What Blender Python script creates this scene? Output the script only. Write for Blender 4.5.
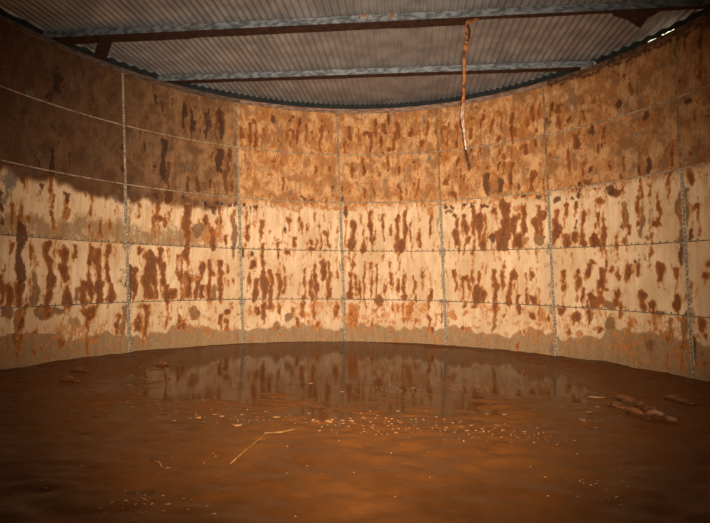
import bpy, math, random
import numpy as np
from mathutils import Matrix, Vector, noise as mnoise

for o in list(bpy.data.objects):
    bpy.data.objects.remove(o)
scene = bpy.context.scene
COL = scene.collection

# ------------------------------------------------------------------ camera
CAM = Vector((0.192, -5.640, 1.635))
cam_data = bpy.data.cameras.new('camera')
cam = bpy.data.objects.new('camera', cam_data)
COL.objects.link(cam)
cam_data.sensor_fit = 'HORIZONTAL'
cam_data.sensor_width = 36.0
cam_data.lens = 36.0 * 464.0 / 710.0
cam_data.clip_start = 0.02
cam.matrix_world = (Matrix.Translation(CAM) @ Matrix.Rotation(math.pi / 2 + 0.02897, 4, 'X')
                    @ Matrix.Rotation(0.01026, 4, 'Z'))
scene.camera = cam

# ------------------------------------------------------------------ world: pale daylight outside the tank
world = bpy.data.worlds.new('daylight')
scene.world = world
world.use_nodes = True
bg = world.node_tree.nodes['Background']
bg.inputs[0].default_value = (1.0, 0.93, 0.62, 1)
bg.inputs[1].default_value = 1.6

# ------------------------------------------------------------------ the photographer's flash, held just above the camera
fl = bpy.data.lights.new('camera_flash', 'SPOT')
fl.energy = 8000
fl.color = (1.0, 0.83, 0.65)
fl.spot_size = math.radians(104)
fl.spot_blend = 1.0
fl.shadow_soft_size = 0.06
flash = bpy.data.objects.new('camera_flash', fl)
COL.objects.link(flash)
flash.matrix_world = (Matrix.Translation(CAM + Vector((0.04, 0.0, 0.17)))
                      @ Matrix.Rotation(math.pi / 2 + math.radians(3.0), 4, 'X')
                      @ Matrix.Rotation(math.radians(0), 4, 'Y')
                      @ Matrix.Diagonal((0.80, 0.655, 1.0, 1.0)))

vs = scene.view_settings
vs.view_transform = 'Standard'
vs.look = 'None'
vs.gamma = 1.0
vs.use_curve_mapping = False
vs.exposure = 0.0

# ------------------------------------------------------------------ sizes
R = 5.810                                   # tank radius
RIM = 5.705                                 # top of the wall
LEVELS = [0.0, 1.036, 2.225, 3.425, 4.614, RIM]
ROOF = 5.904
SEAMS = [-49.6, -25.3, -1.1, 23.1, 47.2, 71.9]
_step = (360 - 121.5) / 10
SEAMS = SEAMS + [71.9 + _step * k for k in range(1, 10)]      # 15 plates to a ring
rng = random.Random(7)
nrng = np.random.default_rng(11)


def lean(z):
    return -0.00985 * (z / 1.2 - 1.5)


# ------------------------------------------------------------------ object helpers
def link_mesh(name, verts, faces, mat, parent=None, smooth=False):
    me = bpy.data.meshes.new(name)
    me.from_pydata(verts, [], faces)
    me.update()
    if mat is not None:
        me.materials.append(mat)
    if smooth:
        me.polygons.foreach_set('use_smooth', [True] * len(me.polygons))
    o = bpy.data.objects.new(name, me)
    COL.objects.link(o)
    if parent is not None:
        o.parent = parent
    return o


def empty(name, loc=(0, 0, 0)):
    o = bpy.data.objects.new(name, None)
    o.empty_display_size = 0.2
    o.location = loc
    COL.objects.link(o)
    return o


def tag(o, label=None, cat=None, group=None, kind=None):
    if label:
        o['label'] = label
    if cat:
        o['category'] = cat
    if group:
        o['group'] = group
    if kind:
        o['kind'] = kind
    return o


class MB:
    def __init__(self):
        self.v = []
        self.f = []

    def add(self, vs_, fs_):
        b = len(self.v)
        self.v += [tuple(p) for p in vs_]
        self.f += [tuple(b + i for i in f) for f in fs_]

    def box(self, origin, ax, ay, az):
        o = Vector(origin)
        ax, ay, az = Vector(ax), Vector(ay), Vector(az)
        p = [o, o + ax, o + ax + ay, o + ay]
        p = p + [q + az for q in p]
        self.add(p, [(3, 2, 1, 0), (4, 5, 6, 7), (0, 1, 5, 4), (1, 2, 6, 5), (2, 3, 7, 6), (3, 0, 4, 7)])

    def tube(self, pts, radii, n=6, flat=1.0, up=Vector((0, 0, 1))):
        rings = []
        for i, p in enumerate(pts):
            p = Vector(p)
            a = Vector(pts[max(0, i - 1)])
            b = Vector(pts[min(len(pts) - 1, i + 1)])
            t = (b - a).normalized()
            s = t.cross(up)
            if s.length < 1e-4:
                s = Vector((1, 0, 0))
            s.normalize()
            u = s.cross(t).normalized()
            rings.append([p + s * math.cos(2 * math.pi * k / n) * radii[i] + u * math.sin(2 * math.pi * k / n) * radii[i] * flat for k in range(n)])
        vv = [q for r_ in rings for q in r_]
        ff = []
        for i in range(len(rings) - 1):
            for k in range(n):
                ff.append((i * n + k, i * n + (k + 1) % n, (i + 1) * n + (k + 1) % n, (i + 1) * n + k))
        ff.append(tuple(range(n))[::-1])
        ff.append(tuple((len(rings) - 1) * n + k for k in range(n)))
        self.add(vv, ff)

    def build(self, name, mat, parent=None, smooth=False):
        return link_mesh(name, self.v, self.f, mat, parent, smooth)


# ------------------------------------------------------------------ material helpers
class NT:
    def __init__(self, name):
        self.m = bpy.data.materials.new(name)
        self.m.use_nodes = True
        self.t = self.m.node_tree
        self.b = self.t.nodes['Principled BSDF']
        self.co = self.t.nodes.new('ShaderNodeTexCoord').outputs['Object']

    def n(self, kind, **kw):
        nd = self.t.nodes.new(kind)
        for k, v in kw.items():
            setattr(nd, k, v)
        return nd

    def lk(self, a, b):
        self.t.links.new(a, b)

    def setin(self, sock, v):
        if isinstance(v, bpy.types.NodeSocket):
            self.lk(v, sock)
        elif isinstance(v, (tuple, list)) and len(v) == 3 and sock.type == 'RGBA':
            sock.default_value = (*v, 1)
        else:
            sock.default_value = v

    def noise(self, scale, stretch=(1, 1, 1), detail=4, rough=0.55, dist=0.0):
        mp = self.n('ShaderNodeMapping')
        self.lk(self.co, mp.inputs[0])
        mp.inputs['Scale'].default_value = stretch
        nz = self.n('ShaderNodeTexNoise')
        self.lk(mp.outputs[0], nz.inputs['Vector'])
        nz.inputs['Scale'].default_value = scale
        nz.inputs['Detail'].default_value = detail
        nz.inputs['Roughness'].default_value = rough
        nz.inputs['Distortion'].default_value = dist
        return nz.outputs['Fac']

    def math(self, op, a, b=0.0, c=0.0):
        nd = self.n('ShaderNodeMath', operation=op)
        self.setin(nd.inputs[0], a)
        self.setin(nd.inputs[1], b)
        self.setin(nd.inputs[2], c)
        return nd.outputs[0]

    def ss(self, x, lo, hi, a=0.0, b=1.0):
        nd = self.n('ShaderNodeMapRange', interpolation_type='SMOOTHSTEP')
        self.setin(nd.inputs['Value'], x)
        nd.inputs['From Min'].default_value = lo
        nd.inputs['From Max'].default_value = hi
        nd.inputs['To Min'].default_value = a
        nd.inputs['To Max'].default_value = b
        return nd.outputs['Result']

    def mix(self, fac, a, b):
        nd = self.n('ShaderNodeMix', data_type='RGBA')
        self.setin(nd.inputs[0], fac)
        self.setin(nd.inputs[6], a)
        self.setin(nd.inputs[7], b)
        return nd.outputs[2]

    def bump(self, h, strength=0.3, dist=0.01):
        nd = self.n('ShaderNodeBump')
        self.lk(h, nd.inputs['Height'])
        nd.inputs['Strength'].default_value = strength
        nd.inputs['Distance'].default_value = dist
        self.lk(nd.outputs[0], self.b.inputs['Normal'])

    def out(self, color=None, rough=0.8, metallic=0.0, spec=0.3):
        if color is not None:
            self.setin(self.b.inputs['Base Color'], color)
        self.setin(self.b.inputs['Roughness'], rough)
        self.setin(self.b.inputs['Metallic'], metallic)
        self.b.inputs['Specular IOR Level'].default_value = spec
        return self.m


def simple(name, c1, c2, scale=12, stretch=(1, 1, 1), rough=0.8, metallic=0.0, lo=0.35, hi=0.65, spec=0.3, bump=0.0):
    t = NT(name)
    nz = t.noise(scale, stretch)
    if bump:
        t.bump(nz, bump, 0.01)
    return t.out(t.mix(t.ss(nz, lo, hi), c1, c2), rough, metallic, spec)


def wall_material():
    t = NT('stained_steel')
    A = t.n('ShaderNodeAttribute', attribute_name='stain_a')
    B = t.n('ShaderNodeAttribute', attribute_name='stain_b')
    sa = t.n('ShaderNodeSeparateColor'); t.lk(A.outputs['Color'], sa.inputs[0])
    sb = t.n('ShaderNodeSeparateColor'); t.lk(B.outputs['Color'], sb.inputs[0])
    rust, orange, damp, blue = sa.outputs[0], sa.outputs[1], sa.outputs[2], A.outputs['Alpha']
    ochre, dark, tide, black = sb.outputs[0], sb.outputs[1], sb.outputs[2], B.outputs['Alpha']
    big = t.noise(1.3, (1, 1, 0.7), 3)
    med = t.noise(7, (1, 1, 0.6), 5, 0.6)
    fine = t.noise(24, (1, 1, 0.50), 4, 0.68)
    grain = t.noise(70, (1, 1, 0.7), 2, 0.6)
    streak = t.noise(11, (1, 1, 0.10), 4, 0.6)
    edge = t.math('ADD', t.math('MULTIPLY', t.math('SUBTRACT', fine, 0.5), 0.75),
                  t.math('MULTIPLY', t.math('SUBTRACT', med, 0.5), 0.55))

    def thr(x, k=1.0, lo=0.42, hi=0.58):
        return t.ss(t.math('ADD', x, t.math('MULTIPLY', edge, k)), lo, hi)
    cream = t.mix(t.ss(big, 0.3, 0.7), (0.50, 0.335, 0.190), (0.65, 0.465, 0.290))
    cream = t.mix(t.ss(streak, 0.40, 0.72, 0, 0.60), cream, (0.42, 0.26, 0.115))
    cream = t.mix(t.ss(fine, 0.56, 0.72, 0, 0.55), cream, (0.34, 0.175, 0.065))
    cream = t.mix(t.ss(med, 0.50, 0.72, 0, 0.45), cream, (0.38, 0.23, 0.10))
    cream = t.mix(t.ss(grain, 0.60, 0.74, 0, 0.40), cream, (0.24, 0.13, 0.055))
    mott = t.noise(4.2, (1, 1, 0.75), 6, 0.68, 0.3)
    mott2 = t.noise(6.5, (1, 1, 0.45), 6, 0.70)
    och = t.mix(t.ss(mott, 0.40, 0.60), (0.27, 0.118, 0.040), (0.55, 0.305, 0.132))
    och = t.mix(t.ss(mott2, 0.52, 0.70, 0, 0.65), och, (0.165, 0.055, 0.015))
    och = t.mix(t.ss(streak, 0.54, 0.70, 0, 0.55), och, (0.15, 0.080, 0.045))
    och = t.mix(t.ss(grain, 0.54, 0.68, 0, 0.6), och, (0.13, 0.05, 0.018))
    col = t.mix(thr(ochre, 0.6, 0.25, 0.75), cream, och)
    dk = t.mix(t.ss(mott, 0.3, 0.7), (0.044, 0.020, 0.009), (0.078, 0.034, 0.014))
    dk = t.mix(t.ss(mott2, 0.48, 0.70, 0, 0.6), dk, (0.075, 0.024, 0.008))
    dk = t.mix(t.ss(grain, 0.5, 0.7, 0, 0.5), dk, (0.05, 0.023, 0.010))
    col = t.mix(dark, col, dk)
    dampc = t.mix(t.ss(fine, 0.3, 0.7), (0.165, 0.090, 0.038), (0.270, 0.158, 0.072))
    dampc = t.mix(t.ss(streak, 0.48, 0.66, 0, 0.6), dampc, (0.20, 0.085, 0.028))
    col = t.mix(t.math('MULTIPLY', thr(tide, 0.9, 0.38, 0.62), 0.86), col, dampc)
    col = t.mix(t.math('MULTIPLY', thr(damp, 1.5, 0.36, 0.70), 0.88), col, t.mix(fine, (0.095, 0.036, 0.011), (0.215, 0.098, 0.034)))
    col = t.mix(t.math('MULTIPLY', thr(blue, 3.0, 0.30, 0.95), 0.80), col, t.mix(fine, (0.045, 0.036, 0.029), (0.17, 0.140, 0.105)))
    col = t.mix(t.math('MULTIPLY', thr(t.math('ADD', rust, 0.12), 1.4, 0.34, 0.60), t.math('MULTIPLY_ADD', dark, -0.70, 0.72)), col, (0.40, 0.145, 0.028))
    rc = t.mix(t.ss(mott2, 0.35, 0.65), (0.105, 0.028, 0.007), (0.215, 0.064, 0.013))
    rc = t.mix(t.ss(t.math('ADD', rust, t.math('MULTIPLY', edge, 1.2)), 0.66, 1.05, 0.0, 0.75), rc, (0.080, 0.025, 0.008))
    rc = t.mix(t.ss(fine, 0.50, 0.66, 0, 0.55), rc, (0.34, 0.105, 0.018))
    rc = t.mix(dark, rc, (0.042, 0.015, 0.006))
    col = t.mix(t.math('MULTIPLY', thr(rust, 1.4, 0.40, 0.62), 0.90), col, rc)
    col = t.mix(t.math('MULTIPLY', thr(orange, 1.7, 0.40, 0.66), t.math('MULTIPLY_ADD', dark, -0.75, 0.80)), col, t.mix(t.ss(fine, 0.3, 0.7), (0.20, 0.052, 0.010), (0.50, 0.180, 0.035)))
    col = t.mix(t.math('MULTIPLY', thr(black, 1.4, 0.36, 0.66), 0.93), col, t.mix(dark, t.mix(fine, (0.060, 0.019, 0.006), (0.125, 0.043, 0.013)), (0.022, 0.009, 0.004)))
    t.bump(t.math('ADD', fine, t.math('MULTIPLY', med, 1.5)), 0.25, 0.006)
    return t.out(col, t.ss(med, 0.3, 0.7, 0.62, 0.85), 0.0, 0.25)


M = {}
M['wall'] = wall_material()
M['strip'] = simple('weathered_seam_strip', (0.17, 0.130, 0.085), (0.38, 0.30, 0.20), 26, (1, 1, 0.6), 0.75)
M['strip_top'] = simple('rusty_seam_strip', (0.17, 0.085, 0.035), (0.30, 0.185, 0.090), 18, (1, 1, 0.5), 0.8)
M['bead'] = simple('pale_seam_sealant', (0.17, 0.115, 0.070), (0.38, 0.29, 0.19), 14, (1, 1, 1), 0.8)
M['bead_low'] = simple('dark_seam_lap', (0.07, 0.048, 0.030), (0.26, 0.175, 0.100), 12, (1, 1, 1), 0.8)
M['rivet'] = simple('dark_rivet_steel', (0.030, 0.024, 0.019), (0.11, 0.085, 0.065), 9, rough=0.6)
M['rim'] = simple('rusty_rim_angle', (0.13, 0.065, 0.038), (0.26, 0.165, 0.120), 7, (1, 1, 3), 0.75)
M['flash'] = simple('near_black_flashing', (0.006, 0.008, 0.008), (0.015, 0.018, 0.017), 8)  # near-black all over, for the black gap between roof and rim
M['roof'] = simple('dull_zinc_sheet', (0.21, 0.20, 0.197), (0.32, 0.308, 0.305), 2.2, (1, 1, 1), 0.55, 0.35, 0.35, 0.7, 0.3)
M['galv'] = simple('galvanised_purlin', (0.085, 0.098, 0.108), (0.25, 0.265, 0.28), 6, (1.5, 1.5, 3), 0.5, 0.5)
M['rustbeam'] = simple('rusted_flange', (0.017, 0.0065, 0.0035), (0.048, 0.016, 0.008), 9, (1, 1, 1), 0.85)
M['straprust'] = simple('flaking_orange_rust', (0.075, 0.022, 0.007), (0.33, 0.115, 0.033), 9, (1, 1, 1.4), 0.85, lo=0.38, hi=0.6)
M['strap_pale'] = simple('pale_strap_metal', (0.20, 0.10, 0.055), (0.50, 0.39, 0.31), 12, (1, 1, 0.8), 0.5, 0.2)
M['cleat'] = simple('weathered_cleat', (0.16, 0.13, 0.10), (0.34, 0.29, 0.24), 14)
M['wood'] = simple('wet_bark', (0.050, 0.018, 0.006), (0.190, 0.070, 0.022), 14, (1, 1, 1), 0.6)
M['stick'] = simple('pale_wet_stick', (0.15, 0.066, 0.020), (0.30, 0.145, 0.045), 14, rough=0.5)
M['leaf'] = simple('pale_leaf_bits', (0.19, 0.075, 0.024), (0.40, 0.20, 0.08), 9, rough=0.5)


def mud_material():
    t = NT('wet_mud')
    big = t.noise(0.8, (1, 1, 1), 5, 0.6)
    med = t.noise(3.2, (0.7, 1.6, 1), 5, 0.65)
    fine = t.noise(22, (0.8, 1.4, 1), 5, 0.65)
    col = t.mix(t.ss(big, 0.30, 0.70), (0.082, 0.028, 0.0066), (0.172, 0.060, 0.0136))
    col = t.mix(t.ss(med, 0.45, 0.75, 0, 0.5), col, (0.062,0.021,0.006))
    col = t.mix(t.ss(fine, 0.52, 0.75, 0, 0.5), col, (0.050, 0.020, 0.007))
    t.bump(t.math('ADD', fine, t.math('MULTIPLY', med, 1.5)), 0.30, 0.010)
    t.b.inputs['IOR'].default_value = 1.18
    return t.out(col, t.ss(big, 0.35, 0.65, 0.20, 0.50), 0.0, 0.5)


def water_material():
    t = NT('murky_shallow_water')
    big = t.noise(0.55, (1, 1, 1), 5, 0.6, 0.4)
    med = t.noise(3.0, (0.8, 1.2, 1), 4, 0.6)
    fine = t.noise(24, (1, 1, 1), 3, 0.6)
    col = t.mix(t.ss(big, 0.30, 0.70), (0.080, 0.030, 0.008), (0.120, 0.045, 0.012))
    col = t.mix(t.ss(med, 0.45, 0.75, 0, 0.45), col, (0.06, 0.023, 0.008))
    h = t.math('ADD', t.math('MULTIPLY', med, 1.0), t.math('MULTIPLY', fine, 0.06))
    t.bump(h, 0.05, 0.012)
    m = t.out(col, t.ss(med, 0.35, 0.75, 0.04, 0.16), 0.0, 0.5)
    t.b.inputs['IOR'].default_value = 1.12
    return m


M['mud'] = mud_material()
M['water'] = water_material()

# ------------------------------------------------------------------ stain fields on the wall (arc length s, height z)
SMAX = 8.75
DS = 0.0165
sN = int(2 * SMAX / DS) + 1
zN = int(5.72 / DS) + 1
gs = np.linspace(-SMAX, SMAX, sN)
gz = np.linspace(0, 5.72, zN)
fields = {k: np.zeros((zN, sN), np.float32) for k in ('r', 'o', 'g', 'b', 'k', 'ochre', 'dark', 'tide')}
SOFT = 0.055


def stain(key, s, z0, z1, w, tear=False, wob=0.0, ph=0.0, amp=1.0, soft=SOFT):
    """rounded drip of width w from z0 down to z1"""
    F = fields[key]
    if z0 < z1:
        z0, z1 = z1, z0
    m = w * 0.75 + 0.12
    i0, i1 = max(0, int((s - m + SMAX) / DS)), min(sN, int((s + m + SMAX) / DS) + 2)
    j0, j1 = max(0, int((z1 - 0.12) / DS)), min(zN, int((z0 + 0.12) / DS) + 2)
    if i1 <= i0 or j1 <= j0:
        return
    S, Z = np.meshgrid(gs[i0:i1], gz[j0:j1])
    h = z0 - z1
    fr = np.clip((z0 - Z) / max(h, 1e-3), 0, 1)
    hw = w / 2
    if tear:
        hwz = hw * (0.30 + 0.70 * np.clip(fr * 1.3, 0, 1))
    elif h > 2.2 * w:
        hwz = hw * (1.0 + 0.22 * np.sin(fr * 9 + ph) - 0.35 * fr ** 3)
    else:
        hwz = hw * (1.0 + 0.12 * np.sin(fr * 6 + ph))
    dx = np.abs(S - s - wob * np.sin(Z * 9 + ph))
    r = min(hw, h / 2)
    qx = dx - (hwz - r)
    qz = np.abs(Z - (z0 + z1) / 2) - (h / 2 - r)
    d = np.hypot(np.maximum(qx, 0), np.maximum(qz, 0)) + np.minimum(np.maximum(qx, qz), 0) - r
    v = np.clip(0.5 - d / (2 * soft), 0, 1) * amp
    F[j0:j1, i0:i1] = np.maximum(F[j0:j1, i0:i1], v)


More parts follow.
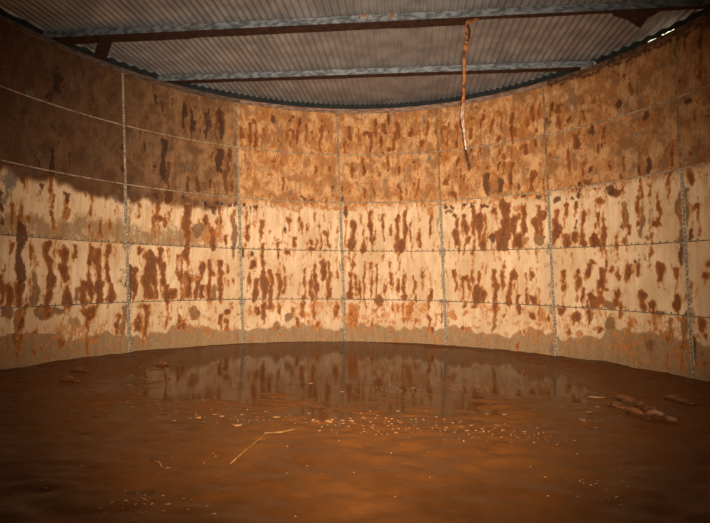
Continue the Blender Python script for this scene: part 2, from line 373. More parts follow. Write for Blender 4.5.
# drips and dark patches read along the wall: arc position, top, bottom, width (all in cm), kind
WALL_MARKS = "-695 239 149 19 k;-695 150 106 15 r;-712 210 195 8 r;-677 208 170 6 r;-671 173 105 24 gt;-651 219 180 15 r;-645 183 137 18 r;-646 137 104 16 r;-619 212 180 14 g;-620 202 146 12 r;-620 174 146 20 r;-614 140 102 26 rt;-604 214 181 8 r;-574 210 182 11 r;-573 162 106 13 r;-559 207 149 13 r;-556 149 106 19 r;-541 218 149 12 r;-535 145 106 25 rt;-583 149 104 16 r;-723 155 108 11 r;-711 147 107 14 r;-596 133 104 12 g;-685 106 94 6 r;-650 107 89 7 r;-586 104 91 4 r;-497 177 107 14 k;-488 173 106 17 r;-478 218 202 12 r;-476 202 181 5 o;-456 208 109 25 r;-464 181 106 14 r;-472 170 165 11 o;-437 218 182 13 r;-429 186 141 16 r;-445 174 109 13 r;-421 141 108 18 r;-406 128 108 22 r;-396 201 152 7 r;-418 217 197 4 r;-570 100 77 26 r;-473 99 85 14 g;-420 101 64 4 r;-621 308 295 12 k;-621 295 282 6 r;-617 283 261 12 g;-573 309 299 9 r;-573 299 272 6 r;-581 253 235 5 r;-553 266 234 7 r;-540 267 254 4 r;-524 300 281 5 o;-525 319 302 20 b;-499 312 259 14 b;-483 307 282 7 r;-447 337 315 16 r;-444 315 282 9 r;-453 278 252 5 r;-428 280 258 7 r;-440 281 273 25 r;-447 253 234 5 r;-422 400 344 13 r;-420 340 318 22 r;-420 292 281 4 r;-405 320 305 6 r;-454 334 330 32 o;-718 334 275 24 b;-727 290 243 7 k;-695 322 310 8 r;-664 316 301 9 k;-664 301 283 3 r;-648 380 299 9 r;-641 297 280 7 r;-644 273 262 8 r;-644 262 243 4 r;-711 273 230 7 r;-696 272 255 7 r;-695 255 226 10 r;-617 388 350 4 r;-681 254 239 3 r;-574 87 58 16 r;-573 58 3 5 r;-689 81 49 7 r;-697 47 7 2 r;-648 104 86 12 r;-624 47 32 12 r;-668 29 17 6 r;-655 105 78 44 g;-694 104 38 19 g;-574 100 45 14 g;-714 108 83 22 g;-629 103 91 24 g;-476 75 43 16 r;-461 92 34 14 r;-420 116 42 5 r;-394 70 40 11 r;-466 24 3 4 r;-519 77 43 10 r;-520 60 40 13 r;-507 101 38 15 g;-569 100 77 19 g;-461 95 81 18 g;-380 312 194 17 r;-379 314 305 23 r;-352 276 241 31 g;-355 241 231 23 o;-339 293 273 13 r;-336 265 222 15 o;-324 317 302 16 k;-323 270 219 12 r;-308 317 275 9 r;-305 275 232 14 o;-293 252 232 10 r;-315 290 271 8 r;-340 324 318 10 k;-314 330 324 14 k;-303 327 321 12 k;-285 325 321 12 k;-273 330 324 8 k;-251 325 319 8 k;-239 326 320 8 k;-224 327 321 16 k;-246 315 287 5 r;-242 275 246 10 r;-222 321 305 5 r;-207 293 260 11 r;-208 260 239 5 r;-205 235 198 10 r;-191 267 259 7 r;-153 277 266 9 k;-145 302 292 15 r;-143 294 267 5 r;-128 254 229 8 r;-120 305 293 6 r;-169 236 228 8 r;-168 228 199 6 r;-146 215 210 25 r;-274 313 197 14 g;-273 241 213 12 b;-253 221 201 10 k;-380 381 343 9 r;-360 384 349 11 r;-329 376 353 8 r;-294 404 348 12 r;-278 382 354 8 r;-159 400 367 8 r;-159 367 342 2 r;-192 360 350 6 r;-389 334 327 11 k;-231 212 202 10 k;-389 192 106 7 r;-375 193 170 3 r;-376 166 102 26 g;-374 159 105 15 r;-355 159 105 13 r;-343 136 105 17 r;-346 188 155 15 r;-357 157 149 15 o;-327 194 104 10 r;-316 135 104 23 g;-321 163 155 19 r;-302 191 155 14 r;-303 155 104 12 r;-285 183 167 7 r;-289 145 131 7 r;-273 149 143 5 r;-230 192 180 18 r;-237 170 137 10 r;-221 152 103 16 r;-203 197 172 12 r;-202 172 98 22 r;-185 173 98 10 r;-165 194 165 8 o;-165 165 106 12 r;-156 185 169 7 r;-154 154 115 7 r;-298 72 52 16 r;-297 52 17 3 r;-283 84 72 11 r;-283 60 36 12 r;-358 90 59 30 g;-383 60 41 15 r;-232 91 62 12 o;-216 90 66 14 r;-200 94 53 18 r;-165 86 73 10 r;-140 69 48 29 g;-117 48 31 8 r;-184 98 82 12 r;-169 57 32 16 g;-130 77 69 8 r;-369 98 88 11 o;-331 81 77 8 o;-314 88 73 8 o;-236 42 34 12 o;-121 306 298 8 r;-113 294 272 11 r;-113 272 260 3 r;-99 290 264 6 r;-81 312 295 6 r;-70 288 274 5 r;-75 397 320 5 o;-128 253 228 8 r;-65 261 227 6 r;-55 270 263 17 r;-46 266 236 6 r;-42 236 227 8 r;-100 241 226 4 r;-90 246 241 17 r;-89 229 224 21 r;-76 252 227 6 r;-4 334 305 11 k;-4 300 228 9 o;14 296 228 15 r;7 241 224 17 r;35 313 283 6 r;41 279 241 5 r;41 241 224 21 r;58 322 249 11 r;62 258 224 6 r;69 271 250 8 r;89 311 296 11 r;89 296 250 6 r;108 279 262 8 r;125 308 292 11 r;125 292 270 5 r;126 245 224 13 r;142 317 249 12 r;136 249 224 21 r;3 395 356 9 b;33 390 356 9 b;40 378 356 9 r;65 386 360 6 r;97 398 356 13 b;129 380 346 11 r;5 219 198 5 r;-60 197 176 17 r;-45 193 176 8 r;14 198 177 11 r;90 216 207 5 r;61 194 177 9 r;75 192 177 9 r;106 195 178 6 r;-79 186 176 8 r;-15 356 345 13 k;-75 337 320 211 o;-109 353 349 13 k;-104 174 111 8 r;-106 111 105 13 r;-87 166 124 8 r;-87 124 95 13 r;-77 162 111 15 r;-76 111 99 8 r;-60 175 150 15 r;-43 171 107 9 r;-42 129 107 15 r;-49 150 133 6 r;-25 175 154 4 r;10 167 121 8 r;11 121 104 19 r;23 163 129 8 r;34 150 95 8 r;46 176 91 6 r;63 172 134 6 r;75 176 113 6 r;81 113 92 23 r;95 139 117 6 r;110 168 139 11 r;127 160 122 7 r;141 168 118 9 r;140 114 102 13 r;-107 95 61 8 r;-77 80 59 12 r;-73 52 40 13 r;-134 70 53 12 g;-119 53 34 8 r;-25 84 65 13 r;17 95 32 34 o;15 83 36 21 r;49 104 79 6 r;140 97 72 6 r;142 66 54 17 g;152 94 60 8 r;112 88 76 8 r;127 89 76 6 r;89 69 63 6 r;64 45 37 8 r;9 61 40 13 r;-126 86 80 8 o;-113 49 40 8 o;152 73 60 8 o;-50 71 65 6 r;68 81 77 5 r;98 55 50 5 r;124 308 291 8 r;123 291 240 8 r;122 244 223 11 r;141 322 227 9 r;133 240 223 17 r;156 290 244 8 r;160 244 215 6 r;179 269 231 8 r;176 365 290 4 o;203 331 310 17 o;204 310 264 6 r;263 307 301 10 k;269 297 271 9 r;267 271 234 18 r;273 234 214 5 r;287 306 262 12 r;281 290 266 8 r;293 258 238 12 r;287 238 214 6 r;307 321 214 10 r;319 308 249 14 r;319 304 277 20 r;333 303 241 8 r;329 245 225 18 r;355 318 306 10 r;359 306 279 5 r;353 260 244 14 k;378 324 220 19 r;366 267 224 17 r;386 285 228 11 r;242 331 323 12 k;259 328 322 10 k;283 335 328 12 k;303 335 323 12 k;323 330 324 12 k;339 329 323 12 k;240 390 378 16 r;259 360 352 18 r;278 398 359 6 r;335 398 347 18 k;358 380 348 43 g;172 395 353 6 r;293 374 366 7 r;235 223 202 12 b;251 320 308 25 g;112 168 139 8 r;125 156 122 6 r;142 168 118 8 r;161 127 119 8 r;167 156 106 8 r;188 177 140 9 r;204 177 132 6 o;204 132 103 12 r;140 114 104 13 r;266 178 125 10 r;280 158 106 6 r;288 162 156 20 r;296 154 130 10 r;306 178 146 7 r;316 138 103 28 r;330 127 104 20 r;320 178 139 7 r;357 178 147 12 r;358 147 105 11 r;374 178 136 8 r;386 132 106 10 r;239 181 169 12 b;203 103 83 9 r;202 70 42 10 r;211 42 26 10 r;159 98 77 15 r;138 97 77 6 r;113 84 76 6 r;142 64 56 17 g;167 61 53 8 r;260 81 61 24 o;288 86 74 12 o;284 46 38 10 r;312 99 91 16 r;355 103 74 16 r;355 74 43 15 g;286 102 92 8 r;378 79 72 8 r;231 76 51 10 g;312 52 44 24 o;300 47 39 16 o;219 75 43 8 o;149 81 44 8 o;374 331 315 15 r;372 285 223 15 r;385 322 242 17 r;404 321 305 23 o;401 294 226 19 r;421 315 248 13 r;408 301 290 8 r;412 249 226 34 g;408 252 226 19 r;453 314 287 11 r;447 291 254 18 r;464 300 286 13 r;458 294 250 11 r;453 258 225 29 g;491 300 284 9 r;487 284 227 20 r;496 276 251 12 r;509 312 286 11 r;508 286 258 4 o;512 250 223 18 r;528 253 232 14 r;528 311 301 11 r;529 301 287 3 r;532 278 263 6 k;544 296 248 9 r;545 248 221 14 r;573 289 260 7 r;583 277 216 9 r;563 247 224 27 g;568 244 227 20 r;577 315 307 8 r;598 335 319 19 k;416 340 333 15 k;453 334 329 15 k;467 327 322 7 k;489 332 319 21 k;521 326 321 9 k;533 330 321 7 k;393 413 367 11 r;408 365 350 9 k;370 385 350 16 k;438 391 347 17 r;514 400 379 6 r;545 394 367 9 r;559 378 372 10 k;552 356 346 14 r;611 244 215 6 r;427 401 378 11 b;377 415 392 8 r;374 170 132 8 r;397 178 159 19 r;390 159 133 5 r;390 133 102 18 gt;390 129 104 10 r;406 167 122 5 o;410 122 100 9 r;411 100 85 13 r;427 171 134 4 r;427 134 101 17 gt;427 126 102 9 r;436 171 156 9 r;442 120 105 17 r;454 145 106 8 o;447 178 149 5 o;507 178 164 11 r;506 164 148 4 r;506 148 136 11 r;531 174 157 9 r;538 158 141 14 r;532 140 117 5 r;544 137 111 10 r;554 178 161 13 r;561 130 105 13 r;549 161 144 3 r;584 174 158 10 r;581 161 145 21 r;578 139 106 13 r;591 147 142 11 r;607 140 111 14 r;597 120 104 29 g;503 103 93 21 r;440 87 76 15 r;460 95 70 13 o;474 89 71 7 r;421 47 40 7 r;406 18 10 8 r;529 96 76 15 r;553 101 78 20 g;554 98 78 10 r;513 61 50 9 r;534 63 49 24 o;594 91 62 23 g;574 67 57 10 r;454 106 5 2 r;378 81 72 11 g;463 60 49 11 o;584 100 84 7 o;594 97 91 16 o;571 48 44 7 o;520 60 53 9 o;571 288 262 7 r;582 276 222 9 r;569 252 226 28 rt;579 222 209 4 r;647 307 280 8 r;648 264 258 6 r;683 311 296 4 r;686 299 263 8 r;681 267 252 15 r;671 250 229 4 r;620 286 277 6 r;617 259 255 5 k;631 261 238 9 r;610 239 217 6 r;624 232 226 9 r;668 316 304 5 r;669 216 203 8 r;725 312 223 25 g;738 241 227 7 k;728 217 184 17 b;723 215 187 8 k;723 307 223 6 b;751 298 289 5 k;748 281 270 12 r;751 270 232 4 r;576 317 309 13 r;606 326 318 29 r;653 322 303 9 r;622 305 245 13 g;653 294 233 15 g;562 193 183 12 r;557 183 163 10 r;587 215 160 6 r;585 176 160 16 r;600 184 176 11 r;610 176 160 6 r;627 188 160 16 r;641 197 188 8 k;648 185 164 8 r;649 206 202 6 k;657 204 191 8 b;685 190 161 18 r;715 180 162 11 r;764 191 183 7 r;759 173 162 12 r;668 238 229 24 g;671 286 256 9 b;565 127 104 13 r;614 123 104 14 g;616 123 104 8 r;655 137 107 17 r;673 126 105 12 r;713 134 106 17 r;614 104 85 11 r;666 90 72 7 o;675 91 73 4 r;752 98 82 12 r;760 76 73 7 r;753 48 42 7 g;565 71 59 17 o;604 62 53 16 o;630 65 56 16 o;707 49 43 11 o;642 44 39 9 o;568 47 42 10 o;591 83 67 26 g;698 67 59 7 r;735 113 75 11 b;738 75 5 7 k;727 107 46 17 g;687 109 95 18 g;704 99 54 11 g;666 66 37 18 g;630 93 31 3 r;695 33 13 3 r;721 45 12 3 r;-389 550 493 11 r;-372 523 473 5 r;-355 523 476 5 r;-334 535 488 8 k;-318 530 467 8 r;-304 537 513 18 r;-368 508 497 8 k;-260 508 483 16 r;-241 523 465 10 r;-230 535 520 12 r;-227 521 471 7 r;-207 515 490 10 r;-187 551 538 10 k;-176 544 510 10 b;-173 497 481 6 r;-151 517 487 7 r;-138 518 492 7 r;-144 519 513 17 r;-125 523 489 6 r;-124 544 532 6 r;-136 554 548 11 k;-326 441 421 5 r;-310 451 404 14 r;-253 443 433 6 r;-210 452 435 8 o;-173 460 443 6 b;-139 428 420 8 b;-376 410 395 9 b;-296 433 413 8 g;-122 548 530 6 k;-106 544 491 6 r;-128 524 481 8 r;-142 518 480 6 r;-90 520 492 8 r;-67 532 519 13 r;-68 519 467 7 r;-72 488 471 6 b;-8 499 469 9 r;5 534 499 11 r;5 499 473 6 b;26 512 495 13 r;43 519 508 17 r;20 482 469 13 b;56 516 469 11 r;68 546 507 9 r;84 498 481 11 r;92 537 511 15 r;100 558 536 9 k;103 480 472 15 r;115 518 471 11 r;122 539 509 13 r;128 522 501 6 r;139 500 491 6 r;-63 450 399 12 b;-80 432 415 11 r;-42 434 421 8 r;11 443 409 11 r;37 452 413 8 r;63 447 434 11 b;99 459 425 8 r;129 432 411 8 r;94 517 498 9 b;-21 490 482 9 b;-106 440 431 8 b;76 413 404 13 r;122 536 496 11 r;156 524 507 19 r;154 507 473 5 b;187 553 529 13 b;196 537 503 8 r;179 522 501 5 r;183 496 479 17 r;231 523 475 8 r;246 523 486 7 r;237 520 514 17 r;268 516 467 8 r;291 531 513 4 r;301 534 528 12 r;309 528 510 4 r;297 504 484 10 r;325 536 508 12 r;350 523 487 10 r;370 531 488 8 r;362 482 470 12 r;271 438 418 12 r;343 453 434 6 b;364 450 434 6 r;297 431 411 10 k;200 457 440 17 b;323 448 440 12 g;229 459 446 8 r;440 528 496 8 r;455 530 508 9 r;393 525 487 12 r;429 512 491 9 r;444 484 473 8 r;395 479 460 8 r;482 526 508 13 r;497 521 504 14 r;497 497 472 11 r;516 489 475 8 r;546 491 474 7 r;546 522 508 5 r;565 523 503 4 r;529 527 499 10 b;511 518 501 9 b;556 451 441 20 b;603 540 523 13 b;593 553 545 8 b;589 449 439 5 k;532 446 419 16 r;512 423 402 8 r;423 447 425 13 r;447 454 443 11 r;475 456 441 9 b;576 422 399 6 r;387 457 446 10 b;393 441 422 7 r;381 505 497 8 b;566 448 445 17 k;489 417 408 22 b;374 436 425 12 r;583 507 494 6 b;521 463 456 14 b;577 444 437 40 b;607 456 446 26 b;639 453 443 28 b;678 456 447 27 b;663 451 444 18 k;577 427 401 6 r;695 430 418 7 b;622 381 353 8 r;666 372 348 11 k;660 391 382 18 g;706 374 351 9 r;613 492 483 13 k;690 463 453 12 b;735 403 395 7 b;766 418 399 11 b;749 366 355 8 b;738 363 358 11 r;734 451 445 14 k;684 418 406 12 b;648 422 410 19 b;724 336 308 7 k;741 332 316 17 r;701 338 312 7 r;599 334 328 16 k;760 382 374 8 b;567 457 440 10 k;604 539 519 13 b;623 535 522 8 r;637 514 498 8 r;682 506 485 12 b;670 538 532 18 b;694 531 516 12 b;748 538 518 14 b;757 558 504 5 k;756 493 476 12 r;709 577 554 6 g;617 505 499 8 b;720 491 485 6 r;731 498 492 6 b;-642 518 486 22 k;-636 519 507 12 k;-654 479 467 9 k;-686 475 463 17 b;-653 390 380 7 r;-577 505 491 3 k;-648 389 340 9 k;-618 384 353 5 r;-391 540 486 11 k;-373 528 466 11 k;-341 527 472 11 k;-309 541 477 14 k;-433 447 365 15 k;-377 411 380 12 g;-308 453 397 20 k;-451 547 525 10 k;-288 456 399 11 r"
for e in WALL_MARKS.split(';'):
    a = e.split()
    s_, z0_, z1_, w_ = [float(x) / 100 for x in a[:4]]
    k_ = a[4][0]
    wide = w_ > 1.2
    if w_ < 0.5:
        w_ *= 0.84
    if k_ in 'rk' and not wide:
        z0_ += 0.12 * w_ + 0.01
        z1_ -= 0.12 * w_ + 0.01
        if rng.random() < 0.6:
            q = s_ + rng.uniform(-.3, .3) * w_
            stain(k_, q, z1_ + 0.06, max(0.05, z1_ - rng.uniform(0.04, 0.26)), rng.uniform(0.018, 0.03), wob=0.006, ph=rng.uniform(0, 6), amp=0.8, soft=0.035)
        if rng.random() < 0.5:
            q = s_ + rng.uniform(-.35, .35) * w_
            stain(k_, q, z0_ + rng.uniform(0.03, 0.18), z0_ - 0.06, rng.uniform(0.016, 0.035), wob=0.006, ph=rng.uniform(0, 6), amp=0.8, soft=0.035)
    stain(k_, s_, z0_, z1_, w_, tear=a[4].endswith('t'), wob=0.0 if wide else min(0.18 * w_, 0.02),
          ph=rng.uniform(0, 6.28), amp=0.62 if wide else 1.0)
# small runs and specks between the large ones
for i in range(620):
    s_ = rng.uniform(-8.2, 8.2)
    z_ = rng.uniform(3.45, 5.6)
    k_ = rng.choice('rrrkbo')
    stain(k_, s_, z_, z_ - rng.uniform(0.06, 0.32), rng.uniform(0.035, 0.08), ph=rng.uniform(0, 6), amp=0.75)
for i in range(330):
    s_ = rng.uniform(-8.2, 8.2)
    z_ = rng.uniform(1.0, 3.4)
    stain(rng.choice('rrrrok'), s_, z_, z_ - rng.uniform(0.05, 0.40), rng.uniform(0.020, 0.045), ph=rng.uniform(0, 6), amp=0.75)
for i in range(1500):
    s_ = rng.uniform(-8.2, 8.2)
    z_ = min(0.98, max(0.12, rng.gauss(0.58, 0.22)))
    hh = rng.uniform(0.03, 0.09)
    stain(rng.choice('oooor'), s_, z_, z_ - hh, rng.uniform(0.03, 0.075), amp=rng.uniform(0.55, 0.85))
for i in range(70):
    s_ = rng.uniform(-8.2, 8.2)
    z_ = rng.uniform(0.18, 0.5)
    stain('o', s_, z_, max(0.02, z_ - rng.uniform(0.1, 0.3)), rng.uniform(0.015, 0.03), amp=0.62)

SS, ZZ = np.meshgrid(gs, gz)


def vnoise(cs, cz):
    """smooth random field with cells cs wide and cz high"""
    a, b = int(2 * SMAX / cs) + 3, int(5.72 / cz) + 3
    G = nrng.uniform(-1, 1, (b, a))
    x, y = (SS + SMAX) / cs, ZZ / cz
    i, j = x.astype(int), y.astype(int)
    fx, fy = x - i, y - j
    fx, fy = fx * fx * (3 - 2 * fx), fy * fy * (3 - 2 * fy)
    return G[j, i] * (1 - fx) * (1 - fy) + G[j, i + 1] * fx * (1 - fy) + G[j + 1, i] * (1 - fx) * fy + G[j + 1, i + 1] * fx * fy


TH0 = np.degrees(SS / R)
# dark grime along the lower upright seams, then a darker band under the rim on the right
for tdeg in SEAMS[:6]:
    for c in range(3):
        for i in range(5):
            z_ = LEVELS[c] + (LEVELS[c + 1] - LEVELS[c]) * rng.uniform(0.1, 1.0)
            sx = (math.radians(tdeg) + lean(z_)) * R
            stain('b', sx + rng.uniform(-.06, .06), z_, max(0.02, z_ - rng.uniform(0.15, 0.5)), rng.uniform(0.05, 0.15), ph=rng.uniform(0, 6), amp=rng.uniform(0.35, 0.75))
    stain('b', (math.radians(tdeg) + lean(2.2)) * R, 2.32, 2.08, 0.16, amp=0.9)
    stain('b', (math.radians(tdeg) + lean(1.0)) * R, 1.12, 0.86, 0.16, amp=0.9)
for i in range(90):
    s_ = rng.uniform(4.6, 8.4)
    stain('k', s_, 5.68, 5.68 - rng.uniform(0.05, 0.10) - 0.05 * (s_ - 4.6) / 4, rng.uniform(0.1, 0.25), ph=rng.uniform(0, 6), amp=0.8)
fields['o'] = np.maximum(fields['o'], np.where((ZZ < 1.0) & (ZZ > 0.33), 0.37, np.where(ZZ < 0.34, 0.22, np.where(TH0 < -25, 0.0, 0.10))) + 0.20 * vnoise(0.5, 0.3) * (ZZ < 1.0))
fields['r'] = np.maximum(fields['r'], np.where(ZZ > 3.2, np.interp(TH0, [-60, -26, -25, 90], [0.0, 0.16, 0.26, 0.28]), 0.0) + 0.14 * vnoise(0.35, 0.4) * (ZZ > 3.2))
fields['b'] = np.maximum(fields['b'], np.where(ZZ > 3.5, 0.20 * np.clip((SS + 2.5) / 4, 0, 1.6) + 0.18 * vnoise(0.5, 0.35), 0.0))
fields['r'] = np.maximum(fields['r'], np.clip(1 - np.abs(ZZ - 3.37) / 0.09, 0, 1) * (0.40 + 0.20 * vnoise(0.15, 0.1)))
wS = 0.022 * vnoise(0.07, 0.11) + 0.028 * vnoise(0.2, 0.28)
wZ = 0.035 * vnoise(0.06, 0.12) + 0.05 * vnoise(0.25, 0.3)
ii = np.clip(np.rint((SS + wS + SMAX) / DS).astype(int), 0, sN - 1)
jj = np.clip(np.rint((ZZ + wZ) / 5.72 * (zN - 1)).astype(int), 0, zN - 1)
for k_ in 'rogbk':
    fields[k_] = fields[k_][jj, ii]
TH = np.degrees(SS / R)
H2 = LEVELS[3]
wav = 0.035 * np.sin(SS * 3.1) + 0.03 * np.sin(SS * 7.3 + 1) + 0.02 * np.sin(SS * 17 + 2)
border = np.interp(TH, [-90, -62, -52, -45, -32, -25, -20, 0, 24, 40, 60, 90],
                   [0.10, 0.26, 0.33, 0.34, 0.26, 0.20, 0.17, 0.15, 0.14, 0.14, 0.10, 0.06])
bz = H2 - border + 0.07 * vnoise(0.10, 0.5) - wav * np.interp(TH, [-90, -20, 0, 90], [1.2, 0.8, 0.5, 0.5])
fields['ochre'] = np.clip(0.5 + (ZZ - bz) / np.interp(TH, [-26, -24, 90], [0.16, 0.34, 0.30]), 0, 1) * np.where(ZZ < H2, np.interp(TH, [-30, -20, 90], [1.0, 0.72, 0.70]), 1.0)
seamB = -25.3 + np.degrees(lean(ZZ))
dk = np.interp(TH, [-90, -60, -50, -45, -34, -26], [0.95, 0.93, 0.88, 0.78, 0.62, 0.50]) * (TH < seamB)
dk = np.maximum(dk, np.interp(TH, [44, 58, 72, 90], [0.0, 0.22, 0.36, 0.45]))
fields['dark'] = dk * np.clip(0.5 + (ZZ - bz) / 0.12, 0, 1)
tz = np.interp(TH, [-90, -60, -40, -20, 20, 45, 60, 90], [0.62, 0.56, 0.40, 0.36, 0.37, 0.41, 0.52, 0.58]) + 1.1 * wav
tz = tz + 0.08 * vnoise(0.12, 0.5) + np.interp(np.abs(TH), [0, 45, 60, 90], [0.06, 0.08, 0.26, 0.28]) * vnoise(0.55, 0.4)
tide = np.clip(0.5 + (tz - ZZ) / 0.22, 0, 1)
# damp lower half of the third ring on the left
t3 = np.clip(0.5 + (2.225 + 0.55 + 1.5 * wav - ZZ) / 0.5, 0, 1) * (ZZ > 2.225) * np.clip((-27 - TH) / 4, 0, 1)
fields['tide'] = np.maximum(tide, 0.60 * t3)


def sample(key, s, z):
    F = fields[key]
    x = np.clip((s + SMAX) / DS, 0, sN - 1.001)
    y = np.clip(z / 5.72 * (zN - 1), 0, zN - 1.001)
    i, j = x.astype(int), y.astype(int)
    fx, fy = x - i, y - j
    return (F[j, i] * (1 - fx) * (1 - fy) + F[j, i + 1] * fx * (1 - fy) + F[j + 1, i] * (1 - fx) * fy + F[j + 1, i + 1] * fx * fy)


# ------------------------------------------------------------------ the round wall: riveted plates
wall = empty('wall_round')
tag(wall, 'rust-streaked round tank wall of riveted steel plates in five rings', None, kind='structure')


def cyl(theta_deg, z, r):
    th = math.radians(theta_deg) + lean(z)
    return (r * math.sin(th), r * math.cos(th), z)


def plate(t0, t1, z0, z1, off, fine):
    span = math.radians(t1 - t0) * R
    nu = max(10, int(span / (0.0175 if fine else 0.2)))
    nv = max(2, int((z1 - z0) / (0.0185 if fine else 0.3)))
    u = np.linspace(0, 1, nu + 1)
    v = np.linspace(0, 1, nv + 1)
    U, V = np.meshgrid(u, v)
    Z = z0 + (z1 - z0) * V
    th = np.radians(t0 + (t1 - t0) * U) + (-0.00985 * (Z / 1.2 - 1.5))
    dent = 0.006 * np.sin(U * math.pi) * np.sin(V * math.pi) * nrng.uniform(-1, 1)
    rr = R - off + dent
    P = np.stack([rr * np.sin(th), rr * np.cos(th), Z], -1).reshape(-1, 3)
    idx = np.arange((nu + 1) * (nv + 1)).reshape(nv + 1, nu + 1)
    F = np.stack([idx[:-1, :-1], idx[1:, :-1], idx[1:, 1:], idx[:-1, 1:]], -1).reshape(-1, 4)
    # plate thickness: edges turned outward
    ring = np.concatenate([idx[0, :-1], idx[:-1, -1], idx[-1, :0:-1], idx[:0:-1, 0]])
    back = P[ring].copy()
    back[:, :2] *= (R + 0.008) / R
    base = len(P)
    P = np.vstack([P, back])
    k = np.arange(len(ring))
    F2 = np.stack([ring, ring[(k + 1) % len(ring)], base + (k + 1) % len(ring), base + k], -1)
    F = np.vstack([F, F2])
    me = bpy.data.meshes.new('steel_plate')
    me.vertices.add(len(P))
    me.vertices.foreach_set('co', P.ravel())
    me.loops.add(F.size)
    me.loops.foreach_set('vertex_index', F.ravel())
    me.polygons.add(len(F))
    me.polygons.foreach_set('loop_start', np.arange(0, F.size, 4))
    me.polygons.foreach_set('loop_total', np.full(len(F), 4))
    me.update(calc_edges=True)
    me.validate()
    s = np.arctan2(P[:, 0], P[:, 1]) * R
    z = P[:, 2]
    for nm, ks in (('stain_a', 'rogb'), ('stain_b', ('ochre', 'dark', 'tide', 'k'))):
        at = me.attributes.new(nm, 'FLOAT_COLOR', 'POINT')
        C4 = np.stack([sample(k_, s, z) for k_ in ks], -1).astype(np.float32)
        at.data.foreach_set('color', C4.ravel())
    me.materials.append(M['wall'])
    o = bpy.data.objects.new('steel_plate', me)
    COL.objects.link(o)
    o.parent = wall
    return o


def ribbon(theta_fn, z_list, halfw, r, mat, name, thick=0.010):
    """vertical strip following the leaning seam"""
    mb = MB()
    vv, ff = [], []
    for z in z_list:
        t = theta_fn
        for du, rr in ((-halfw, R), (-halfw * 0.8, r), (halfw * 0.8, r), (halfw, R)):
            vv.append(cyl(t + math.degrees(du / R), z, rr))
    for i in range(len(z_list) - 1):
        for k in range(3):
            a = i * 4 + k
            ff.append((a, a + 4, a + 5, a + 1))
    ff.append((0, 1, 2, 3))
    e = (len(z_list) - 1) * 4
    ff.append((e + 3, e + 2, e + 1, e))
    mb.add(vv, ff)
    return mb.build(name, mat, wall)


def arc_bead(t0, t1, z, hh, r, mat, name):
    vv, ff = [], []
    n = 12
    for i in range(n + 1):
        t = t0 + (t1 - t0) * i / n
        for dz, rr in ((-hh, R), (-hh * 0.6, r), (hh * 0.6, r), (hh, R)):
            x, y, _ = cyl(t, z, rr)
            vv.append((x, y, z + dz))
    for i in range(n):
        for k in range(3):
            a = i * 4 + k
            ff.append((a, a + 1, a + 5, a + 4))
    return link_mesh(name, vv, ff, mat, wall)


NS = len(SEAMS)
for k in range(NS):
    t0 = SEAMS[k]
    t1 = SEAMS[(k + 1) % NS] + (360 if k == NS - 1 else 0)
    mid = (t0 + t1) / 2
    mm = mid - 360 if mid > 180 else mid
    opening = abs(abs(mm) - 180) < 13            # way in, behind the photographer
    for c in range(5):
        if opening and c < 2:
            continue
        fine = abs(mm) < 92
        if fine or True:
            tt0, tt1 = (t0 - 360, t1 - 360) if mid > 180 else (t0, t1)
        plate(tt0, tt1, LEVELS[c], LEVELS[c + 1], 0.004 * (c % 2), fine)
        if c > 0 and not (opening and c < 3):
            arc_bead(t0, t1, LEVELS[c], 0.013 if c > 2 else 0.010, R - 0.014, M['bead'] if c > 2 else M['bead_low'], 'seam_bead')
    for c in range(5):
        if abs(abs(t0 if t0 < 180 else t0 - 360) - 180) < 13 and c < 2 and False:
            continue
        za, zb = LEVELS[c], LEVELS[c + 1] + (0.05 if c == 4 else 0)
        ribbon(t0, [za + (zb - za) * i / 4 for i in range(5)], 0.034 if c < 3 else 0.024, R - 0.013,
               M['strip'] if c < 3 else (M['strip_top'] if t0 > 0 and t0 < 90 else M['bead']), 'seam_strip')

# rivets: too small to pick apart, one part for the upright seams, one for the level seams
def rivet(mb, t, z, r, rad):
    c = Vector(cyl(t, z, r))
    th = math.radians(t) + lean(z)
    nrm = Vector((-math.sin(th), -math.cos(th), 0))
    tg = Vector((math.cos(th), -math.sin(th), 0))
    up = Vector((0, 0, 1))
    n = 5
    vv = [c + (tg * math.cos(2 * math.pi * i / n) + up * math.sin(2 * math.pi * i / n)) * rad for i in range(n)]
    vv += [c + (tg * math.cos(2 * math.pi * i / n) + up * math.sin(2 * math.pi * i / n)) * rad * 0.6 + nrm * rad * 0.7 for i in range(n)]
    ff = [(i, (i + 1) % n, n + (i + 1) % n, n + i) for i in range(n)] + [tuple(n + i for i in range(n))]
    mb.add(vv, ff)


up_mb, lv_mb = MB(), MB()
for k in range(NS):
    t0 = SEAMS[k]
    if 95 < t0 < 265:
        continue
    z = 0.06
    while z < RIM - 0.03:
        if rng.random() < 0.93:
            for sgn in ((1,) if z < 3.42 else (-1, 1)):
                rivet(up_mb, t0 + sgn * math.degrees((0.006 if z < 3.42 else 0.011) / R), z + rng.uniform(-.004, .004), R - 0.013, 0.0135 if z < 3.42 else 0.009)
        z += 0.068 if z < 3.42 else 0.055
t = -95.0
while t < 95:
    for c in (1, 2, 3, 4):
        if rng.random() < 0.9:
            rivet(lv_mb, t, LEVELS[c] + 0.026, R - 0.005, 0.0155 if c < 3 else 0.011)
    t += math.degrees(0.125 / R)
tag(up_mb.build('rivet_rows', M['rivet'], wall), 'close double rows of rivets along the upright seams', kind='stuff')
tag(lv_mb.build('rivet_rows', M['rivet'], wall), 'single rows of rivets along the level seams', kind='stuff')

